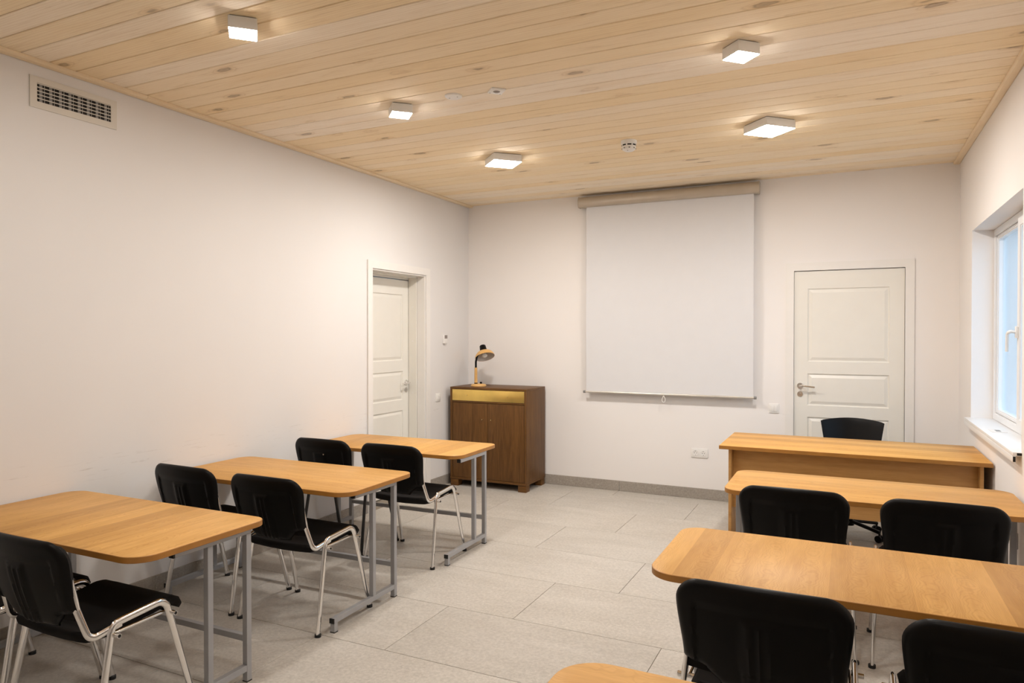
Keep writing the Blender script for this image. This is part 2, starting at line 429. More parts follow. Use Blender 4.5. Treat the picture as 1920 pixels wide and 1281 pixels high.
# corridors behind both doors keep the daylight out
struct(box('wall_corridor_back', XL-.3, XR+.3, YB+.9, YB+1.0, -.1, TOP, M['wall']))
struct(box('ceiling_corridor_back', XL-.3, XR+.3, YB+.14, YB+.9, TOP-.1, TOP, M['wall']))
struct(box('floor_corridor_back', XL-.3, XR+.3, YB+.14, YB+.9, -.1, 0, M['floor']))
struct(box('wall_corridor_end', XR+.2, XR+.3, YB+.14, YB+.9, 0, TOP-.1, M['wall']))
struct(box('wall_corridor_left', XL-1.2, XL-1.1, 4.0, YB+1.0, -.1, TOP, M['wall']))
struct(box('ceiling_corridor_left', XL-1.1, XL-.3, 4.0, YB+1.0, TOP-.1, TOP, M['wall']))
struct(box('floor_corridor_left', XL-1.1, XL-.3, 4.0, YB+1.0, -.1, 0, M['floor']))
struct(box('wall_corridor_near', XL-1.2, XL-.3, 3.9, 4.0, -.1, TOP, M['wall']))
# skirting tiles
def skirting(name, axis, at, d, segs, h=.098):
    root = struct(empty(name, (0, 0, 0)))
    for (a, b_) in segs:
        lo, hi = sorted((at, at+d))
        if axis == 'x': box('tile', lo, hi, -(b_-a)/2+.001, (b_-a)/2-.001, .0005, h, M['skirt'], root, .0012, 1, loc=(0, (a+b_)/2, 0))
        else: box('tile', -(b_-a)/2+.001, (b_-a)/2-.001, lo, hi, .0005, h, M['skirt'], root, .0012, 1, loc=((a+b_)/2, 0, 0))
    return root
skirting('baseboard_left', 'x', XL, .011, [(YF, -.827), (-.827, .373), (.373, 1.573), (1.573, 2.773), (2.773, 3.973), (3.973, 4.782), (5.77, YB-.011)])
skirting('baseboard_back', 'y', YB, -.011, [(XL, -3.208), (-3.208, -2.008), (-2.008, -.808), (-.808, -.516), (.49, XR)])
skirting('baseboard_right', 'x', XR, -.011, [(-1.0+i*1.2, min(YB-.011, .2+i*1.2)) for i in range(7) if -1+i*1.2 < 6.5])

# ceiling planks
ce = struct(box('ceiling', XL, XR, YF, YB, H+.012, H+.06, M['slab']))
bm = bmesh.new()
hw = .1348/2-.0004; c = .003
prof = [(-hw, .012), (-hw, .0028), (-hw+c, 0), (hw-c-.004, 0), (hw-.004, .0028), (hw-.004, .005), (hw, .005), (hw, .012)]
L = (XR-XL)-.012
A = [bm.verts.new((-L/2, y, z)) for y, z in prof]; B = [bm.verts.new((L/2, y, z)) for y, z in prof]
for k in range(len(prof)): k2 = (k+1) % len(prof); bm.faces.new((A[k], A[k2], B[k2], B[k]))
bm.faces.new(A[::-1]); bm.faces.new(B)
bmesh.ops.recalc_face_normals(bm, faces=bm.faces)
plank_me = bpy.data.meshes.new('plank'); bm.to_mesh(plank_me); bm.free(); plank_me.materials.append(M['pine'])
y = 2.029+.1348*33
while y > YF:
    yc = y+.1348/2
    if yc+hw > YB: y -= .1348; continue
    o = bpy.data.objects.new('plank', plank_me); col.objects.link(o); o.parent = ce; o.location = ((XL+XR)/2, yc, H)
    y -= .1348
ylast = 2.029+.1348*33
while ylast+.1348 > YB: ylast -= .1348
box('plank', -L/2, L/2, ylast+.1348+.0006, YB-.001, 0, .012, M['pine'], ce, loc=((XL+XR)/2, 0, H))
# ceiling edge trims
def trimstrip(name, x0, x1, cuts):
    root = struct(empty(name, (0, 0, 0)))
    for a, b_ in zip(cuts, cuts[1:]):
        bm = bmesh.new()
        pr = [(x0, H-.0005), (x0, H-.014), (x0+(x1-x0)*.2, H-.019), (x0+(x1-x0)*.8, H-.019), (x1, H-.012), (x1, H-.0005)]
        g = .0008
        A = [bm.verts.new((x, -(b_-a)/2+g, z)) for x, z in pr]; B = [bm.verts.new((x, (b_-a)/2-g, z)) for x, z in pr]
        for k in range(len(pr)): k2 = (k+1) % len(pr); bm.faces.new((A[k], A[k2], B[k2], B[k]))
        bm.faces.new(A[::-1]); bm.faces.new(B)
        from_bm('trim_strip', bm, M['pine_trim'], root, loc=(0, (a+b_)/2, 0))
m, nt, b = newmat('pine_trim')
g = noise(nt, coords(nt, (6, .6, 6), rnd=True), 6, 5, .6)
nt.links.new(ramp(nt, g, [(.3, (.78, .62, .41)), (.7, (.88, .72, .50))]), b.inputs['Base Color']); b.inputs['Roughness'].default_value = .5
M['pine_trim'] = m
trimstrip('trim_1', XL, XL+.058, [YF, .1, 2.707, 5.3, YB])
trimstrip('trim_2', XR, XR-.048, [YF, 1.2, 4.2, YB])

# ---- panelled door leaf, built facing -y in local space, x from 0 to w
def leaf(parent, w_, h_, panels, th=.04):
    bm = bmesh.new()
    def quad(pts): bm.faces.new([bm.verts.new(p) for p in pts])
    xs = (panels[0][0], panels[0][1])
    zc = [0]
    for p in panels: zc += [p[2], p[3]]
    zc.append(h_)
    quad([(0, 0, 0), (xs[0], 0, 0), (xs[0], 0, h_), (0, 0, h_)])
    quad([(xs[1], 0, 0), (w_, 0, 0), (w_, 0, h_), (xs[1], 0, h_)])
    for i in range(0, len(zc), 2): quad([(xs[0], 0, zc[i]), (xs[1], 0, zc[i]), (xs[1], 0, zc[i+1]), (xs[0], 0, zc[i+1])])
    for (a, b_, c, d) in panels:
        prev = None
        for (ins, dep) in ((0, 0), (.004, .009), (.012, .010), (.036, .0015), (.040, .0015)):
            R = [(a+ins, dep, c+ins), (b_-ins, dep, c+ins), (b_-ins, dep, d-ins), (a+ins, dep, d-ins)]
            if prev:
                for k in range(4): k2 = (k+1) % 4; quad([prev[k], prev[k2], R[k2], R[k]])
            prev = R
        quad(prev)
    for q in ([(0, 0, 0), (0, th, 0), (w_, th, 0), (w_, 0, 0)], [(0, 0, h_), (w_, 0, h_), (w_, th, h_), (0, th, h_)],
              [(0, 0, 0), (0, 0, h_), (0, th, h_), (0, th, 0)], [(w_, 0, 0), (w_, th, 0), (w_, th, h_), (w_, 0, h_)],
              [(0, th, 0), (0, th, h_), (w_, th, h_), (w_, th, 0)]): quad(q)
    bmesh.ops.remove_doubles(bm, verts=bm.verts, dist=1e-5)
    return from_bm('door_leaf', bm, M['white_paint'], parent)
def lever(parent, x, z, dirx):
    """lever handle with rose on the -y face of a leaf"""
    bm = bmesh.new()
    add_cyl(bm, (x, -.001, z), (x, -.009, z), .026, .0245, 28)
    sweep(bm, fillet([(x, -.008, z), (x, -.052, z), (x+dirx*.03, -.058, z+.002), (x+dirx*.118, -.050, z-.008)], .02, 6), .0095, .008, (0, 0, 1), 12)
    h = from_bm('handle', bm, M['chrome'], parent, smooth=True)
    bm = bmesh.new(); add_cyl(bm, (x, -.001, z-.072), (x, -.008, z-.072), .024, .022, 28)
    add_box(bm, x-.004, x+.004, -.0115, -.0075, z-.079, z-.063, .001)
    l = from_bm('lock_rose', bm, M['steel_in'], parent, smooth=True)
    return h, l
PZ = [(0.17, .806), (.907, 1.182), (1.286, 1.916)]
# back-wall door
d2 = struct(empty('door_2', (-.436, YB+.006, .006)), 'closed white three panel door in the back wall')
lf = leaf(d2, .842, 2.062, [(.108, .732, a-.006, b_-.006) for a, b_ in PZ])
lever(lf, .050, 1.069, 1)
for zz in (.25, 1.775):
    bm = bmesh.new(); add_cyl(bm, (.851, -.008, zz), (.851, -.008, zz+.034), .0065, None, 14); add_cyl(bm, (.851, -.008, zz+.036), (.851, -.008, zz+.07), .0065, None, 14)
    from_bm('hinge', bm, M['white_pl'], d2, smooth=True)
box('strike_plate', -.0115, -.0085, -.004, .03, 1.0, 1.09, M['steel_in'], d2)
def frame_u(name, parent, x0, x1, ztop, wid, y0, y1, mat, bev=.002, z0=0):
    """architrave: two jambs and a head, mitred together as three boxes"""
    bm = bmesh.new()
    P = [(x0-wid, z0), (x0, z0), (x0, ztop), (x1, ztop), (x1, z0), (x1+wid, z0), (x1+wid, ztop+wid), (x0-wid, ztop+wid)]
    A = [bm.verts.new((x, y0, z)) for x, z in P]; B = [bm.verts.new((x, y1, z)) for x, z in P]
    for F in (A, B):
        bm.faces.new((F[0], F[1], F[2], F[7])); bm.faces.new((F[2], F[3], F[6], F[7])); bm.faces.new((F[3], F[4], F[5], F[6]))
    for k in range(8): k2 = (k+1) % 8; bm.faces.new((A[k], A[k2], B[k2], B[k]))
    bmesh.ops.recalc_face_normals(bm, faces=bm.faces)
    bmesh.ops.bevel(bm, geom=[e for e in bm.edges if len(e.link_faces) == 2 and e.calc_face_angle() > 1], offset=bev, segments=2, affect='EDGES')
    return from_bm(name, bm, mat, parent, smooth=True)
frame_u('casing', d2, -.0015, .8445, 2.066, .068, -.019, -.0062, M['white_trim'], .002, -.006)
frame_u('jamb', d2, -.008, .850, 2.070, .005, -.006, .12, M['white_trim'], .001, -.006)
# left-wall door: local -y faces the room (+x), local x runs along the wall
d1 = struct(empty('door_1', (XL, 4.87, .006)), 'white three panel door set deep in the left wall')
d1.rotation_euler = (0, 0, PI/2)      # local x -> +y world, local y -> -x world
pv = empty('door_leaf_pivot', (0, 0, 0)); bpy.data.objects.remove(pv)
lf = leaf(d1, .80, 2.035, [(.10, .70, a-.02, b_-.02) for a, b_ in PZ])
lf.location = (.016, .182, 0)
lever(lf, .75, 1.05, -1)
frame_u('casing', d1, -.006, .836, 2.084, .068, -.013, -.0005, M['white_trim'], .002, -.006)
frame_u('lining', d1, .0005, .8295, 2.0815, -.010, .0, .085, M['white_trim'], .001, -.006)
frame_u('jamb', d1, .0005, .8295, 2.0815, -.022, .088, .178, M['white_paint'], .0025, -.006)
box('stop', 0.0006, .8294, .179, .29, 2.043, 2.0815, M['white_paint'], d1)
for zz in (.45, .95, 1.45, 1.78): cyl('screw_cover', (.808, .13, zz), (.806, .13, zz), .006, M['white_pl'], d1, seg=12)

# ---- windows
def window(name, Y0, Y1, label):
    root = struct(empty(name, (0, Y0, 0)), label); W = Y1-Y0; z0, z1 = .905, 2.262
    x0, x1 = .915, .985
    def ring(nm, ya, yb, za, zb, wid, xa, xb, par, bev=.004):
        bm = bmesh.new()
        O = [(ya, za), (yb, za), (yb, zb), (ya, zb)]; I = [(ya+wid, za+wid), (yb-wid, za+wid), (yb-wid, zb-wid), (ya+wid, zb-wid)]
        V = {(n, k, x): bm.verts.new((x, *(O if n == 0 else I)[k])) for n in (0, 1) for k in range(4) for x in (xa, xb)}
        for k in range(4):
            j = (k+1) % 4
            for x in (xa, xb): bm.faces.new((V[0, k, x], V[0, j, x], V[1, j, x], V[1, k, x]))
            for n in (0, 1): bm.faces.new((V[n, k, xa], V[n, j, xa], V[n, j, xb], V[n, k, xb]))
        bmesh.ops.recalc_face_normals(bm, faces=bm.faces)
        bmesh.ops.bevel(bm, geom=[e for e in bm.edges if e.calc_face_angle(0) > 1], offset=bev, segments=2, affect='EDGES')
        return from_bm(nm, bm, M['pvc'], par, smooth=True)
    ring('window_frame', .001, W-.001, z0+.018, z1-.001, .048, x0, x1, root)
    mid = .745
    # fixed light on the far side
    f1 = ring('glazing_bead', mid, W-.044, z0+.062, z1-.045, .030, x0+.012, x1-.01, root, .008)
    box('mullion', x0, x1, mid-.03, mid+.03, z0+.06, z1-.045, M['pvc'], root, .004)
    box('glass_pane', x0+.040, x0+.046, mid+.02, W-.07, z0+.085, z1-.07, M['glass'], f1)
    # opening sash on the near side, standing proud
    sash = ring('sash', .03, mid+.012, z0+.048, z1-.03, .072, x0-.018, x1-.02, root, .006)
    box('glass_pane', x0+.030, x0+.036, .095, mid-.055, z0+.115, z1-.095, M['glass'], sash)
    bm = bmesh.new(); yh = mid-.020
    add_box(bm, x0-.032, x0-.0175, yh-.015, yh+.015, 1.50, 1.57, .004)
    sweep(bm, fillet([(x0-.03, yh, 1.535), (x0-.060, yh, 1.540), (x0-.068, yh+.02, 1.525), (x0-.066, yh+.04, 1.42)], .025, 8), .010, .0085, (1, 0, 0), 12)
    from_bm('window_handle', bm, M['white_pl'], sash, smooth=True)
    # sill board with open end profile
    s = box('window_sill', .746, x0+.02, -.014, W+.03, .905, .925, M['pvc'], root, .003)
    box('sill_nose', .746, .760, -.014, W+.03, .872, .9055, M['pvc'], s, .002)
    for i in range(3): box('end_opening', .764+i*.028, .788+i*.028, -.0150, -.0138, .9085, .9215, M['dark'], s)
    box('end_opening', .7475, .7585, -.0150, -.0138, .876, .903, M['dark'], s)
    return root
win = window('window_1', W1[0], W1[1], 'white plastic window with a curved handle at the right edge')
# neighbouring building outside, pale upright boards
cl = empty('neighbour_facade', (0, 8.0, 0)); cl['label'] = 'pale blue facade of upright boards seen through the window'; cl['category'] = 'facade'
bm = bmesh.new(); add_box(bm, 0, .060, -.05, .05, -.5, 4.6, .012, 1); bmesh.ops.recalc_face_normals(bm, faces=bm.faces)
bme = bpy.data.meshes.new('board'); bm.to_mesh(bme); bm.free(); bme.materials.append(M['clad'])
for i in range(48):
    o = bpy.data.objects.new('board', bme); col.objects.link(o); o.parent = cl; o.location = (1.10+i*.072, 0 if i % 2 else .012, 0)
box('backing_wall', 1.10, 4.6, .062, .16, -.5, 4.6, plain('outside_backing', (.16, .16, .15), .8), cl)
g = box('outside_ground', 1.2, 12, -8, 22, -.6, -.5, plain('outside_gravel', (.45, .45, .44), .9)); struct(g)

# ============================================================ FIXTURES
# recessed-looking square surface lamps, turned 45 degrees
def ceiling_lamp(loc, side, label, group):
    t = thing('ceiling_lamp', label, 'ceiling lamp', loc, PI/4, group)
    s = side/2; hgt = .056
    box('mounting_plate', -s+.006, s-.006, -s+.006, s-.006, -.004, 0, M['grey_pl'], t)
    box('housing', -s, s, -s, s, -hgt, -.004, M['lamp_body'], t, .0025)
    box('diffuser', -s+.003, s-.003, -s+.003, s-.003, -hgt-.0025, -hgt+.004, M['led'], t, .001)
    return t
LG = 'square ceiling lamps turned diagonally'
ZC = H
ceiling_lamp((-2.396, 2.248, ZC), .118, 'small square ceiling lamp above the vent, nearest on the left', LG)
ceiling_lamp((-2.43, 3.487, ZC), .122, 'small square ceiling lamp beside the round ceiling plate', LG)
ceiling_lamp((-2.413, 4.830, ZC), .224, 'large square ceiling lamp nearest the corner cabinet', LG)
ceiling_lamp((-.470, 3.462, ZC), .122, 'small square ceiling lamp on the right', LG)
ceiling_lamp((-.475, 4.803, ZC), .224, 'large square ceiling lamp in front of the door by the window', LG)
for i, (x, y) in enumerate([(-.47, 2.25), (-2.41, .95), (-.47, .95)]):  # unseen lamps added to raise the room's brightness, spaced like the visible ones
    ceiling_lamp((x, y, ZC), .122, 'small square ceiling lamp added out of view to brighten the room, %s' % ['level with the first left one', 'on the left beside the camera', 'on the right beside the camera'][i], LG)

# air vent high on the left wall; local x along the wall, -y into the room
v = thing('air_vent', 'cream metal air vent with slats high on the left wall', 'vent', (XL, 2.095, 2.662), PI/2)
bm = bmesh.new()
ow, oh = .458, .158; ix0, ix1, iz0, iz1 = .034, .424, .034, .128
R = [[(0, 0), (ow, 0), (ow, oh), (0, oh)], [(ix0, iz0), (ix1, iz0), (ix1, iz1), (ix0, iz1)]]
Vv = {(n, k, d): bm.verts.new((R[n][k][0], d, R[n][k][1])) for n in (0, 1) for k in range(4) for d in (-.006, -.0005)}
for k in range(4):
    j = (k+1) % 4
    for d in (-.006, -.0005): bm.faces.new((Vv[0, k, d], Vv[0, j, d], Vv[1, j, d], Vv[1, k, d]))
    for n in (0, 1): bm.faces.new((Vv[n, k, -.006], Vv[n, j, -.006], Vv[n, j, -.0005], Vv[n, k, -.0005]))
from_bm('vent_frame', bm, M['vent'], v)
box('vent_back', ix0, ix1, -.0009, -.0003, iz0, iz1, M['dark'], v)
for k in range(5):
    z = iz0+(iz1-iz0)*(k+.25)/5.1+.012
    box('slat', ix0, ix1, -.0062, -.0028, z-.0020, z+.0020, M['vent'], v)
for k in range(16):
    x = ix0+(ix1-ix0)*(k//2+.42+.36*(k % 2))/8
    wv_ = .0075 if k % 2 == 0 else .0018
    box('vertical_blade', x-wv_, x+wv_, -.0026, -.0010, iz0, iz1, M['grey_pl'], v)

t = thing('ceiling_plate', 'round white blank plate on the plank ceiling', 'cover plate', (-2.055, 3.474, ZC))
turned('plate', [(0, 0), (.050, 0), (.050, -.005), (.046, -.009), (0, -.010)], M['white_pl'], t)
for s in (-1, 1): cyl('screw', (s*.026, 0, -.0098), (s*.026, 0, -.0108), .0035, M['grey_pl'], t, seg=10)
t = thing('ceiling_sensor', 'square white sensor plate on the plank ceiling beside the round plate', 'sensor', (-1.79, 3.50, ZC), PI/4)
box('plate', -.042, .042, -.042, .042, -.009, 0, M['white_pl'], t, .003)
turned('lens', [(0, -.0138), (.012, -.0133), (.020, -.009)], M['lcd'], t, seg=20)
for s in (-1, 1): cyl('screw', (s*.03, .03, -.0088), (s*.03, .03, -.0098), .003, M['grey_pl'], t, seg=10)
t = thing('smoke_detector', 'round white smoke detector with dark slots on the ceiling', 'smoke detector', (-1.415, 4.825, ZC))
turned('base', [(0, 0), (.056, 0), (.056, -.016), (.052, -.024), (0, -.024)], M['white_pl'], t)
turned('cover', [(.050, -.024), (.050, -.044), (.045, -.062), (.030, -.072), (0, -.074)], M['white_pl'], t)
for k in range(8):
    a0 = 2*PI*k/8+.08; bm = bmesh.new(); a1 = a0+2*PI/8-.22; n = 6; rr, ri = .0512, .0485
    vo_ = [[bm.verts.new((r*math.cos(a0+(a1-a0)*i/n), r*math.sin(a0+(a1-a0)*i/n), z)) for i in range(n+1)] for r, z in ((rr, -.030), (rr, -.039), (ri, -.030), (ri, -.039))]
    for i in range(n):
        bm.faces.new((vo_[0][i], vo_[0][i+1], vo_[1][i+1], vo_[1][i])); bm.faces.new((vo_[0][i], vo_[0][i+1], vo_[2][i+1], vo_[2][i])); bm.faces.new((vo_[1][i], vo_[1][i+1], vo_[3][i+1], vo_[3][i]))
    from_bm('slot', bm, M['dark'], t)
    a = (a0+a1)/2
    cyl('slot', (.0455*math.cos(a), .0455*math.sin(a), -.056), (.049*math.cos(a), .049*math.sin(a), -.0535), .006, M['grey_pl'], t, seg=8)
cyl('lamp_lens', (.0, -.028, -.0715), (.0, -.028, -.0745), .003, M['lcd'], t, seg=10)

def on_wall(name, label, cat, wall_, u, z):
    """origin on the wall face; local x along the wall, -y into the room"""
    if wall_ == 'back': return thing(name, label, cat, (u, YB, z), 0)
    if wall_ == 'left': return thing(name, label, cat, (XL, u, z), PI/2)
    return thing(name, label, cat, (XR, u, z), -PI/2)
def switch(label, wall_, u, z, two=False):
    t = on_wall('light_switch', label, 'light switch', wall_, u, z)
    box('frame', -.041, .041, -.009, -.0004, -.041, .041, M['white_pl'], t, .003)
    if two:
        for s in (-1, 1): box('rocker', s*.014-.0132, s*.014+.0132, -.0135, -.008, -.027, .027, M['white_pl'], t, .002)
    else: box('rocker', -.027, .027, -.0135, -.008, -.027, .027, M['white_pl'], t, .002)
switch('white light switch on the back wall beside the door', 'back', -.598, .868, True)
switch('white light switch on the left wall between door and cabinet', 'left', 5.925, .895, True)
def sockets(label, wall_, u, z, n=2):
    t = on_wall('power_socket', label, 'power socket', wall_, u, z)
    wd = .041+.0355*(n-1)
    box('frame', -wd, wd, -.009, -.0004, -.042, .042, M['white_pl'], t, .003)
    for i in range(n):
        cx = (i-(n-1)/2)*.071
        MM = Matrix.Translation((cx, -.0095, 0)) @ Matrix.Rotation(PI/2, 4, 'X')
        s = turned('socket_insert', [(.0265, -.001), (.0265, .003), (.0215, .003), (.0195, .0004), (0, .0004)], M['white_pl'], t, MM, 28)
        for q in (-1, 1): cyl('pin_hole', (cx+q*.0095, -.0095, 0), (cx+q*.0095, -.0101, 0), .0030, M['dark'], s, seg=12)
        for q in (-1, 1): box('earth_clip', cx-.004, cx+.004, -.0125, -.0095, q*.0185-.002, q*.0185+.002, M['grey_pl'], s)
sockets('white double power socket low on the back wall', 'back', -1.243, .424)
sockets('white power socket on the left wall under the nearest left desk', 'left', 2.262, .385, 1)
sockets('white double power socket low on the right wall by the window', 'right', 4.43, .455)
t = on_wall('thermostat', 'small white thermostat with grey display beside the left door', 'thermostat', 'left', 6.045, 1.473)
box('body', -.03, .03, -.024, -.0004, -.045, .045, M['white_pl'], t, .004)
box('display', -.026, .026, -.0250, -.0235, .006, .040, M['lcd'], t)
t = thing('sill_plate', 'small flat plate with a grey slot lying on the window sill', 'plate', (.825, 5.17, .925))
box('plate', -.040, .040, -.07, .07, 0, .0025, M['white_pl'], t, .001)
box('slot', -.013, .013, -.035, .035, .0021, .0032, M['grey_pl'], t)

# projection screen
t = thing('projection_screen', 'white roll-down projection screen on the back wall in a beige case', 'projection screen', (-1.56, 6.475, 0))
SX0, SX1 = -2.392+1.56, -.725+1.56
bm = bmesh.new()
pr = [(-.045, 2.80), (-.040, 2.775), (-.024, 2.762), (.03, 2.762), (.042, 2.775), (.042, 2.85), (.03, 2.862), (-.022, 2.862), (-.038, 2.848), (-.045, 2.825)]
A = [bm.verts.new((SX0, a, b_)) for a, b_ in pr]; B = [bm.verts.new((SX1, a, b_)) for a, b_ in pr]
for k in range(len(pr)): k2 = (k+1) % len(pr); bm.faces.new((A[k], A[k2], B[k2], B[k]))
bm.faces.new(A[::-1]); bm.faces.new(B)
case = from_bm('case', bm, M['alu'], t, smooth=True)
for (a, b_) in ((SX0-.008, SX0+.0005), (SX1-.0005, SX1+.008)):
    bm = bmesh.new(); A = [bm.verts.new((a, y*1.06, 2.812+(z-2.812)*1.06)) for y, z in pr]; B = [bm.verts.new((b_, y*1.06, 2.812+(z-2.812)*1.06)) for y, z in pr]
    for k in range(len(pr)): k2 = (k+1) % len(pr); bm.faces.new((A[k], A[k2], B[k2], B[k]))
    bm.faces.new(A[::-1]); bm.faces.new(B); from_bm('end_cap', bm, M['alu'], t)
FX0, FX1 = -2.325+1.56, -.765+1.56
bm = bmesh.new(); n = 24
P0 = []
for i in range(n+1):
    z = 2.775+(0.965-2.775)*i/n; P0.append((z, .004*math.sin(i*.35)))
ra = [[bm.verts.new((x, .0+d, z)) for z, d in P0] for x in (FX0, FX1)]
rb = [[bm.verts.new((x, .0015+d, z)) for z, d in P0] for x in (FX0, FX1)]
for i in range(n):
    bm.faces.new((ra[0][i], ra[1][i], ra[1][i+1], ra[0][i+1])); bm.faces.new((rb[0][i], rb[1][i], rb[1][i+1], rb[0][i+1]))
    for s in (0, 1): bm.faces.new((ra[s][i], ra[s][i+1], rb[s][i+1], rb[s][i]))
bm.faces.new((ra[0][0], ra[1][0], rb[1][0], rb[0][0])); bm.faces.new((ra[0][n], ra[1][n], rb[1][n], rb[0][n]))
from_bm('screen_fabric', bm, M['screen'], t, smooth=True)
bb = tube('bottom_bar', [(FX0-.006, 0, .960), (FX1+.006, 0, .960)], .010, .010, M['alu2'], t, (0, 1, 0), 0)
for s, x in ((-1, FX0-.006), (1, FX1+.006)): cyl('end_knob', (x, 0, .960), (x+s*.022, 0, .960), .013, M['grey_pl'], bb, seg=18)
tube('pull_loop', [(.0, -.004, .951), (-.016, -.006, .915), (-.012, -.007, .893), (0, -.007, .885), (.012, -.007, .893), (.016, -.006, .915), (.0, -.004, .951)], .0032, .0032, M['white_pl'], t, (0, 1, 0), .012, 8)
for x in (-2.02+1.56, -1.04+1.56):
    bm = bmesh.new(); add_box(bm, x-.03, x+.03, -.01, .074, 2.862, 2.868); add_box(bm, x-.03, x+.03, .070, .0745, 2.80, 2.868); from_bm('bracket', bm, M['alu2'], t)

# ============================================================ CABINET + DESK LAMP
t = thing('cabinet', 'dark walnut cabinet with a brass drawer front and two doors in the corner', 'cabinet', (-3.625, 6.058, 0))
CW, CD, z0, z1 = .845, .455, .066, .994
th = .022
box('top_panel', 0, CW, 0, CD, z1-th, z1, M['wood_x'], t, .0012)
box('bottom_panel', 0, CW, .0, CD, z0, z0+th, M['wood_x'], t, .0012)
for x in (0, CW-th): box('side_panel', x, x+th, .0006, CD-.0006, z0+th, z1-th, M['wood_z'], t, .0008)
box('back_panel', th, CW-th, CD-.012, CD-.004, z0+th, z1-th, M['wood_z'], t)
box('divider', th, CW-th, .001, CD-.02, .842, .858, M['wood_x'], t, .0006)
box('inner_shelf', th, CW-th, .06, CD-.02, .45, .466, M['wood_x'], t)
dr = box('drawer', th+.002, CW-th-.002, .002, .30, .860, z1-th-.002, M['brass'], t, .0008)
for x in (.198, .648):
    turned('knob', [(0, .016), (.004, .015), (.0052, .011), (.003, .006), (.0028, 0)], M['gold'], dr, Matrix.Translation((x, .002, .916)) @ Matrix.Rotation(PI/2, 4, 'X'), 16)
for (a, b_, kx) in ((th+.003, CW/2-.0015, CW/2-.052), (CW/2+.0015, CW-th-.003, CW/2+.045)):
    dd = box('door', a, b_, .004, .022, z0+th+.003, .8385, M['wood_z'], t, .0008)
    turned('knob', [(0, .019), (.005, .018), (.0068, .013), (.0035, .007), (.0032, 0)], M['gold'], dd, Matrix.Translation((kx, .004, .681)) @ Matrix.Rotation(PI/2, 4, 'X'), 16)
for x in (0.004, CW-.089):
    for y in (.003, CD-.088): box('foot', x, x+.085, y, y+.085, 0, z0, M['wood_x'], t, .0012)

R_ = Vector((math.cos(.4508), math.sin(.4508), 0)); TC = Vector((math.sin(.4508), -math.cos(.4508), 0))   # across the view, towards the camera
t = thing('desk_lamp', 'ochre desk lamp with black gooseneck standing on the cabinet', 'desk lamp', (-3.385, 6.215, .994))
turned('base', [(0, 0), (.076, 0), (.079, .004), (.078, .014), (.068, .024), (.04, .028), (0, .029)], M['cream'], t)
px = R_*-.027
cyl('collar', px+Vector((0, 0, .027)), px+Vector((0, 0, .037)), .0175, M['black_pl'], t)
cyl('stem', px+Vector((0, 0, .036)), px+Vector((0, 0, .190)), .0162, M['cream'], t, r1=.0142)
sw = R_*.024
cyl('switch', sw+Vector((0, 0, .026)), sw+Vector((0, 0, .046)), .0125, M['black_pl'], t, r1=.011, seg=16)
ax = (R_*math.sin(math.radians(14)) + TC*.50 + Vector((0, 0, -1))).normalized()        # opening direction
apex = R_*.052+Vector((0, 0, .352))-TC*.02
capc = apex-ax*.052
g0 = px+Vector((0, 0, .188))
tube('gooseneck', [g0, g0+Vector((0, 0, .06)), g0+R_*.010+Vector((0, 0, .115))-TC*.012, g0+R_*.035+Vector((0, 0, .150))-TC*.022, apex-ax*.006], .0100, .0100, M['black_pl'], t, tuple(TC), .04, 12)
q = ax.to_track_quat('Z', 'Y').to_matrix().to_4x4(); MM = Matrix.Translation(apex) @ q
sh = turned('shade', [(.036, -.004), (.066, .006), (.088, .026), (.0985, .050), (.100, .062), (.098, .062), (.0955, .051), (.085, .029), (.064, .0095), (.036, -.0005)], M['cream'], t, MM, 40, close=True)
turned('shade_lining', [(.0355, .0002), (.0635, .0103), (.084, .0298), (.0947, .0515), (.0973, .0615)], M['cream_in'], sh, MM, 40)
turned('cap', [(0, -.068), (.027, -.068), (.031, -.064), (.038, .001), (.034, .003), (0, .003)], M['black_pl'], t, MM, 32)
turned('bulb', [(.012, .004), (.014, .014), (.024, .026), (.029, .040), (.026, .054), (.015, .064), (0, .067)], M['bulb'], t, MM, 24)

